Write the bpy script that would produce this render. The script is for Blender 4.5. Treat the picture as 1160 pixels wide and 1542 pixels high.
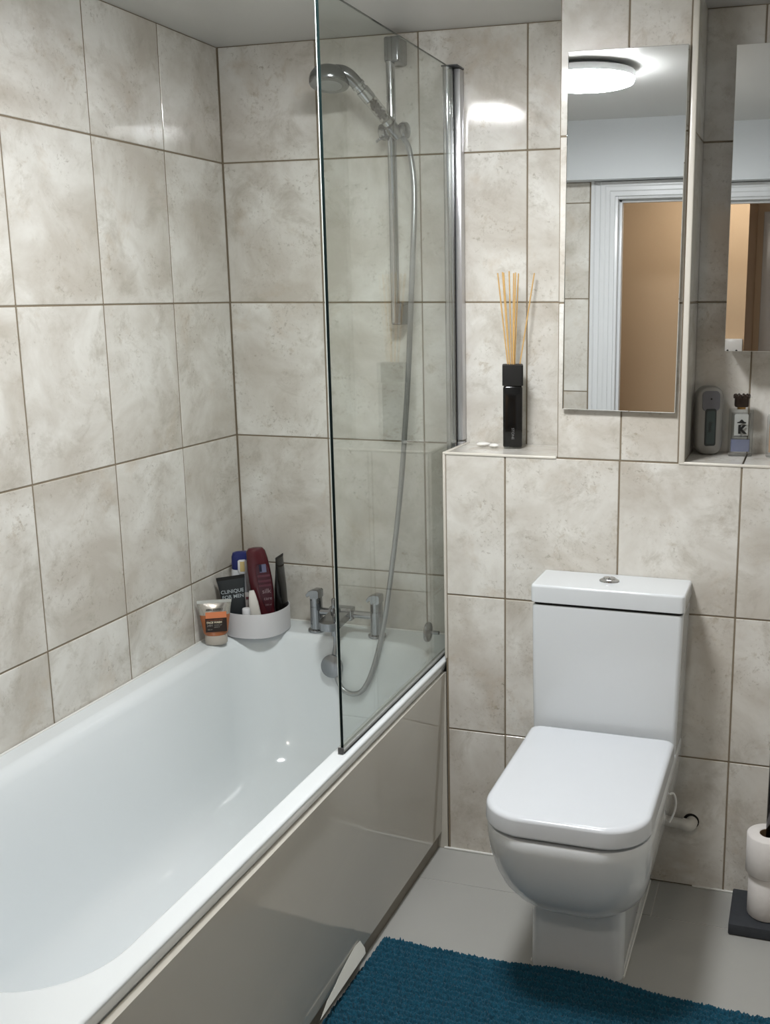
import bpy, bmesh, math, random
from mathutils import Vector, Matrix, noise

for o in list(bpy.data.objects): bpy.data.objects.remove(o)
SC = bpy.context.scene
COL = SC.collection
random.seed(7)

# ------------------------------------------------------------------ camera
cam_d = bpy.data.cameras.new('camera'); cam = bpy.data.objects.new('camera', cam_d); COL.objects.link(cam)
cam_d.sensor_fit = 'VERTICAL'; cam_d.sensor_height = 24.0; cam_d.sensor_width = 24.0
cam_d.lens = 1572.4666 / 1542 * 24.0
cam_d.shift_x = -161.47 / 1542; cam_d.shift_y = -8.285 / 1542
cam_d.clip_start = 0.02
yaw, pit, rol = 0.2939, -0.2013, -0.0033
F = Vector((-math.sin(yaw)*math.cos(pit), math.cos(yaw)*math.cos(pit), math.sin(pit)))
R0 = Vector((math.cos(yaw), math.sin(yaw), 0)); U0 = R0.cross(F)
RT = math.cos(rol)*R0 + math.sin(rol)*U0; UP = -math.sin(rol)*R0 + math.cos(rol)*U0
cm = Matrix((RT, UP, -F)).transposed().to_4x4(); cm.translation = (1.679, -2.8325, 1.5798)
cam.matrix_world = cm
SC.camera = cam

# ------------------------------------------------------------------ world, exposure
w = bpy.data.worlds.new('world'); SC.world = w; w.use_nodes = True
w.node_tree.nodes['Background'].inputs[0].default_value = (0.5, 0.5, 0.5, 1)
w.node_tree.nodes['Background'].inputs[1].default_value = 0.05
SC.view_settings.view_transform = 'Standard'; SC.view_settings.look = 'None'
SC.view_settings.gamma = 1.0; SC.view_settings.use_curve_mapping = False
SC.view_settings.exposure = 0.0
SC.cycles.sample_clamp_indirect = 60.0
LAMP_STRENGTH = 112.0
HALL_STRENGTH = 50.0

# ------------------------------------------------------------------ materials
def s2l(c):
    return tuple(((v/255)/12.92 if v/255 <= .04045 else ((v/255+.055)/1.055)**2.4) for v in c) + (1,)
MATS = {}
def mat(name, rgb, rough=.5, metal=0., var=.05, scale=20., bump=0., spec=.5, trans=0., ior=1.45, emit=None, coat=0., sheen=0.):
    if name in MATS: return MATS[name]
    m = bpy.data.materials.new(name); m.use_nodes = True
    nt = m.node_tree; b = nt.nodes['Principled BSDF']
    c = s2l(rgb)
    tc = nt.nodes.new('ShaderNodeTexCoord'); nz = nt.nodes.new('ShaderNodeTexNoise')
    nz.inputs['Scale'].default_value = scale; nz.inputs['Detail'].default_value = 4
    nt.links.new(tc.outputs['Object'], nz.inputs['Vector'])
    mx = nt.nodes.new('ShaderNodeMix'); mx.data_type = 'RGBA'
    mx.inputs[6].default_value = tuple(v*(1-var) for v in c[:3]) + (1,)
    mx.inputs[7].default_value = tuple(min(1, v*(1+var)) for v in c[:3]) + (1,)
    nt.links.new(nz.outputs['Fac'], mx.inputs[0]); nt.links.new(mx.outputs[2], b.inputs['Base Color'])
    b.inputs['Roughness'].default_value = rough; b.inputs['Metallic'].default_value = metal
    b.inputs['Specular IOR Level'].default_value = spec; b.inputs['IOR'].default_value = ior
    b.inputs['Transmission Weight'].default_value = trans
    b.inputs['Coat Weight'].default_value = coat; b.inputs['Coat Roughness'].default_value = .05
    b.inputs['Sheen Weight'].default_value = sheen
    if emit:
        b.inputs['Emission Color'].default_value = emit[0] + (1,); b.inputs['Emission Strength'].default_value = emit[1]
    if bump:
        bp = nt.nodes.new('ShaderNodeBump'); bp.inputs['Strength'].default_value = bump; bp.inputs['Distance'].default_value = .002
        nt.links.new(nz.outputs['Fac'], bp.inputs['Height']); nt.links.new(bp.outputs['Normal'], b.inputs['Normal'])
    MATS[name] = m
    return m

def tile_material():
    m = bpy.data.materials.new('travertine_ceramic'); m.use_nodes = True
    nt = m.node_tree; N = nt.nodes; L = nt.links; b = N['Principled BSDF']
    tc = N.new('ShaderNodeTexCoord'); oi = N.new('ShaderNodeObjectInfo')
    mul = N.new('ShaderNodeVectorMath'); mul.operation = 'MULTIPLY_ADD'
    cmb = N.new('ShaderNodeCombineXYZ')
    for i, k in enumerate((57., 91., 33.)):
        q = N.new('ShaderNodeMath'); q.operation = 'MULTIPLY'; q.inputs[1].default_value = k
        L.new(oi.outputs['Random'], q.inputs[0]); L.new(q.outputs[0], cmb.inputs[i])
    add = N.new('ShaderNodeVectorMath'); add.operation = 'ADD'
    L.new(tc.outputs['Object'], add.inputs[0]); L.new(cmb.outputs[0], add.inputs[1])
    def nz(scale, det, dist=0., rough=.55):
        n = N.new('ShaderNodeTexNoise'); n.inputs['Scale'].default_value = scale; n.inputs['Detail'].default_value = det
        n.inputs['Distortion'].default_value = dist; n.inputs['Roughness'].default_value = rough
        L.new(add.outputs[0], n.inputs['Vector']); return n.outputs['Fac']
    def ramp(src, a, bb, ca, cb):
        r = N.new('ShaderNodeValToRGB'); r.color_ramp.elements[0].position = a; r.color_ramp.elements[1].position = bb
        r.color_ramp.elements[0].color = ca; r.color_ramp.elements[1].color = cb
        L.new(src, r.inputs[0]); return r.outputs[0]
    def mix(f, a, bb, mode='MIX', fac=None):
        x = N.new('ShaderNodeMix'); x.data_type = 'RGBA'; x.blend_type = mode
        if f is not None: L.new(f, x.inputs[0])
        else: x.inputs[0].default_value = fac
        L.new(a, x.inputs[6])
        if isinstance(bb, tuple): x.inputs[7].default_value = bb
        else: L.new(bb, x.inputs[7])
        return x.outputs[2]
    W0 = (0, 0, 0, 1); W1 = (1, 1, 1, 1)
    base = ramp(nz(4.5, 6, .5, .6), .36, .64, s2l((192, 186, 176)), s2l((222, 220, 214)))
    blot = ramp(nz(8, 9, .5, .72), .53, .70, W0, (.62, .62, .62, 1))
    c = mix(blot, base, s2l((168, 161, 148)))
    tan = ramp(nz(6, 7, .4, .65), .58, .78, W0, (.55, .55, .55, 1))
    c = mix(tan, c, s2l((182, 164, 140)))
    fine = ramp(nz(85, 6, .3, .75), .55, .70, W0, (.75, .75, .75, 1))
    patch = ramp(nz(7.7, 6, .2, .65), .46, .60, W0, W1)
    fm = N.new('ShaderNodeMath'); fm.operation = 'MULTIPLY'; L.new(fine, fm.inputs[0]); L.new(patch, fm.inputs[1])
    c = mix(fm.outputs[0], c, s2l((140, 132, 116)))
    vein = ramp(nz(24, 7, .6, .7), .56, .68, W0, (.5, .5, .5, 1))
    fv = N.new('ShaderNodeMath'); fv.operation = 'MULTIPLY'; L.new(vein, fv.inputs[0]); L.new(patch, fv.inputs[1])
    c = mix(fv.outputs[0], c, s2l((166, 152, 130)))
    L.new(c, b.inputs['Base Color'])
    b.inputs['Roughness'].default_value = .085
    b.inputs['Specular IOR Level'].default_value = .5
    return m
TILE = tile_material()
GROUT = mat('wall_grout', (128, 116, 98), .85, var=.1, scale=60)
FGROUT = mat('floor_grout', (196, 194, 188), .8, var=.05)
FLOORT = mat('floor_tile_grey', (166, 166, 162), .34, var=.07, scale=5, bump=.02)
PAINT = mat('white_paint', (202, 206, 209), .55, var=.02, scale=6)
CEIL = mat('ceiling_white', (206, 206, 204), .35, var=.02, scale=4)
GLOSSW = mat('white_gloss_wood', (212, 214, 216), .25, var=.01)
HALLP = mat('beige_hall_paint', (206, 180, 150), .7, var=.03, scale=3)
HALLD = mat('taupe_hall_paint', (214, 192, 166), .7, var=.03, scale=3)
CARPET = mat('hall_carpet', (120, 110, 98), .95, var=.15, scale=200)
CERAM = mat('white_ceramic', (212, 216, 219), .07, var=.01, scale=4, coat=.3)
ACRYL = mat('white_acrylic', (222, 227, 229), .12, var=.01, scale=4, coat=.2)
SEATM = mat('white_seat_plastic', (208, 212, 217), .16, var=.01)
PANEL = mat('gloss_bath_panel', (196, 192, 182), .06, var=.015, scale=3, coat=.5)
PLINTH = mat('plinth_beige', (138, 130, 116), .45)
CHROME = mat('chrome', (190, 192, 194), .07, 1., var=.01)
CHROMED = mat('brushed_chrome', (146, 148, 150), .2, 1., var=.03)
HOSE = mat('hose_steel', (160, 162, 163), .32, .9, var=.12, scale=300)
SATIN = mat('satin_aluminium', (196, 196, 198), .3, .8, var=.02)
TRIM = mat('cream_tile_trim', (205, 200, 190), .25, var=.02)
SILIC = mat('white_silicone', (226, 226, 222), .4)
BLACK = mat('black_gloss', (17, 16, 15), .12, var=.1)
BLACKM = mat('black_matt', (24, 23, 22), .55, var=.1)
REED = mat('rattan_reed', (206, 168, 108), .7, var=.15, scale=120)
DARK = mat('dark_gap', (20, 19, 18), .8)
SLATE = mat('slate', (50, 53, 58), .7, var=.2, scale=40, bump=.4)
PAPER = mat('tissue_paper', (226, 222, 219), .95, var=.04, scale=90, bump=.35)
DCHROME = mat('dark_chrome', (92, 92, 94), .14, 1., var=.03)
PEBBLE = mat('white_pebble', (226, 224, 219), .45, var=.05, scale=40)

def mirror_mat():
    m = bpy.data.materials.new('mirror_silver'); m.use_nodes = True
    b = m.node_tree.nodes['Principled BSDF']
    b.inputs['Base Color'].default_value = (.86, .875, .87, 1); b.inputs['Metallic'].default_value = 1
    b.inputs['Roughness'].default_value = .005
    return m
MIRROR = mirror_mat()
def thin_glass(name, tint, rough=.0, ior=1.5):
    m = bpy.data.materials.new(name); m.use_nodes = True
    nt = m.node_tree; nt.nodes.clear(); out = nt.nodes.new('ShaderNodeOutputMaterial')
    tr = nt.nodes.new('ShaderNodeBsdfTransparent'); tr.inputs[0].default_value = tint
    gl = nt.nodes.new('ShaderNodeBsdfGlossy'); gl.inputs['Roughness'].default_value = rough
    fr = nt.nodes.new('ShaderNodeFresnel'); fr.inputs[0].default_value = ior
    # same reflectance from either side of the pane
    ge = nt.nodes.new('ShaderNodeNewGeometry'); vm = nt.nodes.new('ShaderNodeVectorMath'); vm.operation = 'SCALE'
    sg = nt.nodes.new('ShaderNodeMath'); sg.operation = 'MULTIPLY_ADD'; sg.inputs[1].default_value = -2; sg.inputs[2].default_value = 1
    nt.links.new(ge.outputs['Backfacing'], sg.inputs[0]); nt.links.new(ge.outputs['Normal'], vm.inputs[0]); nt.links.new(sg.outputs[0], vm.inputs['Scale'])
    lw = nt.nodes.new('ShaderNodeVectorMath'); lw.operation = 'DOT_PRODUCT'
    nt.links.new(ge.outputs['Normal'], lw.inputs[0]); nt.links.new(ge.outputs['Incoming'], lw.inputs[1])
    ab = nt.nodes.new('ShaderNodeMath'); ab.operation = 'ABSOLUTE'; nt.links.new(lw.outputs['Value'], ab.inputs[0])
    iv = nt.nodes.new('ShaderNodeMath'); iv.operation = 'SUBTRACT'; iv.inputs[0].default_value = 1; nt.links.new(ab.outputs[0], iv.inputs[1])
    pw = nt.nodes.new('ShaderNodeMath'); pw.operation = 'POWER'; pw.inputs[1].default_value = 5; nt.links.new(iv.outputs[0], pw.inputs[0])
    sc = nt.nodes.new('ShaderNodeMath'); sc.operation = 'MULTIPLY_ADD'; sc.inputs[1].default_value = .955; sc.inputs[2].default_value = .045
    nt.links.new(pw.outputs[0], sc.inputs[0])
    nt.nodes.remove(fr); nt.nodes.remove(vm); nt.nodes.remove(sg)
    mx = nt.nodes.new('ShaderNodeMixShader'); nt.links.new(sc.outputs[0], mx.inputs[0])
    nt.links.new(tr.outputs[0], mx.inputs[1]); nt.links.new(gl.outputs[0], mx.inputs[2]); nt.links.new(mx.outputs[0], out.inputs[0])
    return m
GLASS = thin_glass('screen_glass', (.945, .965, .95, 1))
CLEARG = thin_glass('bottle_glass', (.86, .87, .87, 1))
GEDGE = mat('glass_edge_green', (8, 20, 20), .6, var=.1, spec=.1)
GEDGEL = mat('glass_edge_bright', (190, 198, 194), .35, var=.02)

# ------------------------------------------------------------------ builders
ROOTM = {}
def link(o, parent=None):
    COL.objects.link(o)
    if parent: o.parent = parent
    return o
def smooth(me, ang=40):
    for p in me.polygons: p.use_smooth = True
    try: me.set_sharp_from_angle(angle=math.radians(ang))
    except Exception: pass
def rootof(p):
    while p.parent: p = p.parent
    return p
def obj(name, bm, material, parent=None, sm=True, world=True, ang=40):
    me = bpy.data.meshes.new(name)
    if parent and world:
        r = rootof(parent)
        if r.name in ROOTM: bmesh.ops.transform(bm, matrix=ROOTM[r.name].inverted(), verts=bm.verts)
    bmesh.ops.recalc_face_normals(bm, faces=bm.faces)
    bm.to_mesh(me); bm.free()
    me.materials.append(material)
    if sm: smooth(me, ang)
    o = bpy.data.objects.new(name, me)
    return link(o, parent)
def wn(o):
    m = o.modifiers.new('weighted_normals', 'WEIGHTED_NORMAL'); m.keep_sharp = True; return o
def tag(o, label, cat, group=None):
    o['label'] = label; o['category'] = cat
    if group: o['group'] = group
    return o
def thing(name, label, cat, loc=(0, 0, 0), rot=(0, 0, 0), group=None):
    o = bpy.data.objects.new(name, None); o.empty_display_size = .05
    o.location = loc; o.rotation_euler = rot; link(o)
    from mathutils import Euler
    ROOTM[o.name] = Matrix.Translation(loc) @ Euler(rot).to_matrix().to_4x4()
    return tag(o, label, cat, group)
def struct(o):
    o['kind'] = 'structure'; return o

def box(bm, x0, x1, y0, y1, z0, z1, bev=0., seg=2):
    r = bmesh.ops.create_cube(bm, size=1)
    vs = r['verts']
    for v in vs:
        v.co = Vector(((x0+x1)/2 + v.co.x*(x1-x0), (y0+y1)/2 + v.co.y*(y1-y0), (z0+z1)/2 + v.co.z*(z1-z0)))
    if bev:
        es = {e for v in vs for e in v.link_edges}
        bmesh.ops.bevel(bm, geom=list(es), offset=bev, segments=seg, affect='EDGES', profile=.5)
    return bm
def B(*a, **k): return box(bmesh.new(), *a, **k)
def rrect(x0, x1, y0, y1, rs, n=8):
    """rounded rectangle, counter-clockwise; rs = radii at (x1,y1),(x0,y1),(x0,y0),(x1,y0)"""
    if not isinstance(rs, (tuple, list)): rs = (rs,)*4
    m = min(x1-x0, y1-y0)/2*.999
    pts = []
    for (cx, cy, a0), r in zip(((x1, y1, 0), (x0, y1, 90), (x0, y0, 180), (x1, y0, 270)), rs):
        r = min(r, m)
        ox = cx - r if cx == x1 else cx + r
        oy = cy - r if cy == y1 else cy + r
        for i in range(n+1):
            a = math.radians(a0 + 90*i/n); pts.append((ox + r*math.cos(a), oy + r*math.sin(a)))
    return pts
def loft(bm, rings, cap0=True, cap1=True):
    """rings: lists of 3-D points of equal length"""
    V = [[bm.verts.new(p) for p in r] for r in rings]
    n = len(V[0])
    for a, b in zip(V, V[1:]):
        for i in range(n):
            j = (i+1) % n
            try: bm.faces.new((a[i], a[j], b[j], b[i]))
            except ValueError: pass
    if cap0: bm.faces.new(V[0][::-1])
    if cap1: bm.faces.new(V[-1])
    return bm
def ring3(pts, z): return [(x, y, z) for x, y in pts]
def lathe(bm, prof, seg=24, M=None, cap=True):
    """prof: (radius, z) list, around +z, transformed by M"""
    rings = [[(r*math.cos(2*math.pi*i/seg), r*math.sin(2*math.pi*i/seg), z) for i in range(seg)] for r, z in prof]
    if M is not None: rings = [[M @ Vector(p) for p in r] for r in rings]
    return loft(bm, rings, cap, cap)
def axis(p, d):
    q = Vector((0, 0, 1)).rotation_difference(Vector(d).normalized())
    return Matrix.Translation(p) @ q.to_matrix().to_4x4()
def tube(bm, pts, rad, seg=12):
    pts = [Vector(p) for p in pts]; rings = []
    up = Vector((0.123, .3, .9)).normalized(); prev = None
    for i, p in enumerate(pts):
        t = (pts[min(i+1, len(pts)-1)] - pts[max(i-1, 0)]).normalized()
        if prev is None: n = t.cross(up).normalized()
        else: n = (prev - t*prev.dot(t)).normalized()
        prev = n; b = t.cross(n)
        r = rad[i] if isinstance(rad, (list, tuple)) else rad
        rings.append([p + (n*math.cos(2*math.pi*k/seg) + b*math.sin(2*math.pi*k/seg))*r for k in range(seg)])
    return loft(bm, rings)
def spline(pts, n=8):
    P = [Vector(p) for p in pts]; P = [2*P[0]-P[1]] + P + [2*P[-1]-P[-2]]; out = []
    for i in range(1, len(P)-2):
        a, b, c, d = P[i-1:i+3]
        for k in range(n):
            t = k/n
            out.append(.5*((2*b) + (c-a)*t + (2*a-5*b+4*c-d)*t*t + (3*b-a-3*c+d)*t**3))
    out.append(P[-2]); return out
def text_mesh(name, body, size, M, material, parent, extrude=.0002, bold=0., align='CENTER', sx=1.):
    cu = bpy.data.curves.new(name, 'FONT'); cu.body = body; cu.size = size; cu.extrude = extrude; cu.offset = bold
    cu.align_x = align; cu.align_y = 'CENTER'; cu.resolution_u = 3
    o = bpy.data.objects.new(name, cu); COL.objects.link(o)
    dg = bpy.context.evaluated_depsgraph_get(); me = bpy.data.meshes.new_from_object(o.evaluated_get(dg))
    bpy.data.objects.remove(o); bpy.data.curves.remove(cu)
    bm = bmesh.new(); bm.from_mesh(me); bpy.data.meshes.remove(me)
    for v in bm.verts: v.co.x *= sx
    bmesh.ops.transform(bm, matrix=M, verts=bm.verts)
    return obj(name, bm, material, parent, sm=False, world=False)
# text plane standing upright facing -y in local coordinates
def upright(x, y, z, roll=0.):
    return Matrix.Translation((x, y, z)) @ Matrix.Rotation(math.pi/2, 4, 'X') @ Matrix.Rotation(roll, 4, 'Z')

# ------------------------------------------------------------------ tiling
TCACHE = {}
J = .0042
def tile_mesh(wd, ht, th=.008, bev=.0012, material=None):
    k = (round(wd, 4), round(ht, 4), th, material.name)
    if k not in TCACHE:
        bm = B(-wd/2, wd/2, -ht/2, ht/2, -th, 0, bev, 1)
        bmesh.ops.recalc_face_normals(bm, faces=bm.faces)
        me = bpy.data.meshes.new('tile'); bm.to_mesh(me); bm.free(); me.materials.append(material); TCACHE[k] = me
    return TCACHE[k]
def tiles(parent, origin, U, V, us, vs, material=TILE, j=J, th=.008, bev=.0012, skip=()):
    """tiles in plane origin + u U + v V, faces towards U x V; us, vs are joint positions"""
    U = Vector(U); V = Vector(V); N = U.cross(V)
    rot = Matrix((U, V, N)).transposed()
    for a, b in zip(us, us[1:]):
        for c, d in zip(vs, vs[1:]):
            if (a, c) in skip or b-a < .01 or d-c < .01: continue
            o = bpy.data.objects.new('tile', tile_mesh(b-a-j, d-c-j, th, bev, material))
            jit = Matrix.Rotation(random.uniform(-.0022, .0022), 3, 'X') @ Matrix.Rotation(random.uniform(-.0022, .0022), 3, 'Y')
            o.matrix_world = (rot @ jit).to_4x4()
            o.location = Vector(origin) + U*(a+b)/2 + V*(c+d)/2
            link(o, parent)

ZC = 2.274; Z1 = 1.9555; Z2 = 1.5555; Z3 = 1.1555; Z4 = .757; ZL = 1.162
YB = -.2126; G = .0016
ROWS = [Z4-.4, Z4, Z3, Z2, Z1, ZC]

# ------------------------------------------------------------------ room shell
XR = 2.06; YF = -2.15
floor = struct(obj('floor', B(-.1, XR+.1, YF-.1, .1, -.1, -.002), FGROUT, sm=False))
tiles(floor, (0, 0, 0), (1, 0, 0), (0, 1, 0), [.715, 1.3625, XR], [-.382, YB], FLOORT, .003, bev=.0006)
for y0, y1, xs in ((-.982, -.382, [.715, 1.232, 1.832, XR]), (-1.582, -.982, [.715, .96, 1.56, XR]), (YF, -1.582, [.75, 1.26, 1.86, XR])):
    tiles(floor, (0, 0, 0), (1, 0, 0), (0, 1, 0), xs, [y0, y1], FLOORT, .003, bev=.0006)
ceiling = struct(obj('ceiling', B(-.1, XR+.1, YF-.1, .1, ZC, ZC+.1), CEIL, sm=False))
wl = struct(obj('wall_left', B(-.1, -G, YF-.1, .1, 0, ZC+.001), GROUT, sm=False))
tiles(wl, (0, 0, 0), (0, 1, 0), (0, 0, 1), [YF, -1.8023, -1.5003, -1.1983, -.8963, -.5942, -.292, -.001], ROWS)
wb = struct(obj('wall_back', B(-.1, XR+.1, G, .1, 0, ZC+.001), GROUT, sm=False))
tiles(wb, (0, 0, 0), (1, 0, 0), (0, 0, 1), [.001, .3079, .6157, .9235, 1.2313], ROWS)
tiles(wb, (0, 0, 0), (1, 0, 0), (0, 0, 1), [1.386, 1.5315, 1.839, XR], ROWS[2:])
wr = struct(obj('wall_right', B(XR+G, XR+.1, YF-.1, .1, 0, ZC+.001), GROUT, sm=False))
tiles(wr, (XR, 0, 0), (0, -1, 0), (0, 0, 1), [.0, .212, .514, .816, 1.118, 1.42, 1.722, 2.15], [0]+ROWS)

# boxed-in pipework below the ledge
bx = struct(obj('wall_boxing', B(.749+G, XR, YB+G, G, 0, ZL-.009), GROUT, sm=False))
tiles(bx, (0, YB, 0), (1, 0, 0), (0, 0, 1), [.754, .9215, 1.2269, 1.5323, 1.8377, XR], [.0, .3727, .767, 1.1595])
tiles(bx, (.749, 0, 0), (0, -1, 0), (0, 0, 1), [.001, .206], [Z4-.4, Z4, Z3])
tiles(bx, (0, 0, ZL), (1, 0, 0), (0, 1, 0), [.757, 1.062], [YB+.008, 0], th=.007)
tiles(bx, (0, 0, ZL), (1, 0, 0), (0, 1, 0), [1.386, 1.533, 1.839, XR], [YB+.008, 0], th=.007)
# column that carries the narrow mirror
cl = struct(obj('wall_column', B(1.0612+G, 1.389-G, YB+G, G, ZL-.009, ZC+.001), GROUT, sm=False))
tiles(cl, (0, YB, 0), (1, 0, 0), (0, 0, 1), [1.0625, 1.2285, 1.3755], [1.1595, Z2, Z1, ZC])
tiles(cl, (1.389, 0, 0), (0, 1, 0), (0, 0, 1), [YB+.012, -.001], [ZL, Z2, Z1, ZC])
tiles(cl, (1.0612, 0, 0), (0, -1, 0), (0, 0, 1), [.001, .209], [ZL, Z2, Z1, ZC])
# cream edge trims
def strip(n, *a):
    o = obj('trim_%d' % n, B(*a, bev=.0028, seg=3), TRIM); struct(o); return o
strip(1, .7465, 1.0612, YB-.002, YB+.008, ZL-.0065, ZL+.0015)
strip(2, .7465, .757, YB+.002, -.001, ZL-.0065, ZL+.0012)
strip(3, .7465, .7545, YB-.002, YB+.008, .581, ZL-.004)
strip(4, 1.3765, 1.391, YB-.002, YB+.01, ZL-.004, ZC)
strip(5, 1.3765, XR, YB-.002, YB+.008, ZL-.0065, ZL+.0015)
struct(obj('trim_6', B(.738, 1.12, YB-.006, YB+.001, 0, .005, .0015), SILIC))
struct(obj('trim_7', B(1.45, XR, YB-.005, YB+.001, 0, .004, .0015), SILIC))

# door wall behind the bath's foot, with the doorway the picture is taken through
DX0, DX1, DZ = .869, 1.80, 1.967
wf = obj('wall_front', B(-.1, DX0-.03, YF-.1, YF-G, 0, ZC), GROUT, sm=False); struct(wf)
o = obj('lintel', B(DX0-.03, DX1+.03, YF-.1, YF-G, DZ+.03, ZC), PAINT, wf, sm=False)
o = obj('return', B(DX1+.03, XR+.1, YF-.1, YF-G, 0, ZC), GROUT, wf, sm=False)
tiles(wf, (0, YF, 0), (-1, 0, 0), (0, 0, 1), [-.748, -.64, -.335, -.03], [0]+ROWS[:-1]+[2.04])
tiles(wf, (0, YF, 0), (-1, 0, 0), (0, 0, 1), [-XR, -DX1-.12], [0]+ROWS[:-1]+[2.04])
bk = obj('wall_bulkhead', B(0, XR, YF, -2.05, 2.04, ZC), PAINT, sm=False); struct(bk)
# end shelf between the bath and the door wall
es = struct(obj('wall_shelf', B(0, .715, YF, -1.823, 0, .566), GROUT, sm=False))
tiles(es, (0, 0, .572), (1, 0, 0), (0, 1, 0), [.002, .305, .61, .748], [YF, -1.822])
tiles(es, (.7365, 0, 0), (0, 1, 0), (0, 0, 1), [YF, -1.822], [0, .372, .57], th=.02)
# door lining and architrave
df = obj('door_1', B(DX0-.03, DX0, YF-.115, YF+.004, 0, DZ+.03, .002), GLOSSW); struct(df)
obj('jamb', B(DX1, DX1+.03, YF-.115, YF+.004, 0, DZ+.03, .002), GLOSSW, df)
obj('head', B(DX0, DX1, YF-.115, YF+.004, DZ, DZ+.03, .002), GLOSSW, df)
obj('door_stop', B(DX0, DX0+.012, YF-.07, YF-.03, 0, DZ, .002), GLOSSW, df)
obj('door_stop', B(DX0, DX1, YF-.07, YF-.03, DZ-.012, DZ, .002), GLOSSW, df)
AW = [(0, .0), (.0, .012), (.018, .012), (.022, .016), (.036, .016), (.042, .020), (.058, .020), (.064, .015), (.082, .015), (.088, .022), (.10, .022), (.103, 0)]
def arch_leg(x, sgn, z1):
    bm = bmesh.new()
    rings = [[(x + sgn*a, YF+.001+d, z + (a if z > .5 else 0)) for a, d in AW] for z in (0., z1)]
    return loft(bm, rings)
obj('architrave', arch_leg(DX0-.012, -1, DZ+.012), GLOSSW, df, sm=False)
obj('architrave', arch_leg(DX1+.012, 1, DZ+.012), GLOSSW, df, sm=False)
bm = bmesh.new()
loft(bm, [[(x - s*a, YF+.001+d, min(DZ+.012+a, 2.039)) for a, d in AW] for x, s in ((DX0-.012, 1), (DX1+.012, -1))])
obj('architrave', bm, GLOSSW, df, sm=False)

# hall outside the doorway
HY = -3.35
hf = struct(obj('floor_hall', B(-1.2, 3.0, -4.3, YF-.1, -.1, -.001), CARPET, sm=False))
hc = struct(obj('ceiling_hall', B(-1.2, 3.0, -4.3, YF-.1, 2.35, 2.45), PAINT, sm=False))
struct(obj('wall_hall', B(-1.2, 1.327, HY-.1, HY, 0, 2.35), HALLP, sm=False))
struct(obj('wall_hall_recess', B(1.10, 3.0, -4.3, -4.2, 0, 2.35), HALLD, sm=False))
struct(obj('wall_hall_return', B(1.227, 1.327, -4.2, HY-.1, 0, 2.35), HALLD, sm=False))
struct(obj('wall_hall_side', B(-1.3, -1.2, -4.3, YF-.1, 0, 2.35), HALLP, sm=False))
struct(obj('wall_hall_end', B(3.0, 3.1, -4.3, YF-.1, 0, 2.35), HALLP, sm=False))
struct(obj('wall_hall_near', B(-1.2, DX0-.03, YF-.11, YF-.1, 0, 2.35), HALLP, sm=False))
struct(obj('wall_hall_lintel', B(DX0-.03, DX1+.03, YF-.11, YF-.1, DZ+.03, 2.35), HALLP, sm=False))
struct(obj('wall_hall_far', B(DX1+.03, 3.0, YF-.11, YF-.1, 0, 2.35), HALLP, sm=False))
d2 = struct(obj('door_2', B(1.366, 1.44, -4.2, -4.17, 0, 2.06, .004), GLOSSW))
obj('door_leaf', B(1.44, 2.2, -4.2, -4.185, 0, 2.0, .004), GLOSSW, d2)

cb = thing('wall_control_box', 'small white control box on the beige hall wall corner', 'control box', (1.25, HY, 1.2))
obj('case', B(1.215, 1.322, HY+.001, HY+.055, 1.215, 1.333, .006), GLOSSW, cb)
for q in (1.245, 1.292):
    obj('screw', lathe(bmesh.new(), [(.006, 0), (.005, .002)], 12, axis((q, HY+.055, 1.27), (0, 1, 0))), DARK, cb)
# ------------------------------------------------------------------ lamps
def lamp(name, label, c, zc, r, strength, colour, parts=True):
    t = thing(name, label, 'lamp', (c[0], c[1], zc))
    bm = lathe(bmesh.new(), [(r*.80, -.012), (r*.80, -.0005)], 40, Matrix.Translation((c[0], c[1], zc)))
    obj('mounting_plate', bm, mat('lamp_plate_grey', (120, 122, 124), .5), t)
    bm = lathe(bmesh.new(), [(r*.55, -.013), (r*.98, -.013), (r, -.017), (r, -.033), (r*.985, -.035), (r*.5, -.035)], 48, Matrix.Translation((c[0], c[1], zc)))
    obj('rim', bm, mat('lamp_rim_white', (225, 226, 228), .35), t)
    bm = lathe(bmesh.new(), [(r*.985, -.0355), (r*.985, -.041), (r*.96, -.048), (r*.88, -.052), (r*.5, -.054), (.001, -.0545)], 48, Matrix.Translation((c[0], c[1], zc)))
    m = mat(name+'_glow', (240, 240, 240), .4, emit=(colour, strength))
    obj('diffuser', bm, m, t)
lamp('ceiling_lamp', 'round white glowing ceiling lamp, seen in the narrow mirror', (.955, -1.05), ZC, .155, LAMP_STRENGTH, (.97, .985, 1.))
lamp('hall_ceiling_lamp', 'warm round lamp on the hall ceiling outside the door', (1.28, -2.88), 2.35, .13, HALL_STRENGTH, (1., .91, .79))

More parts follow.
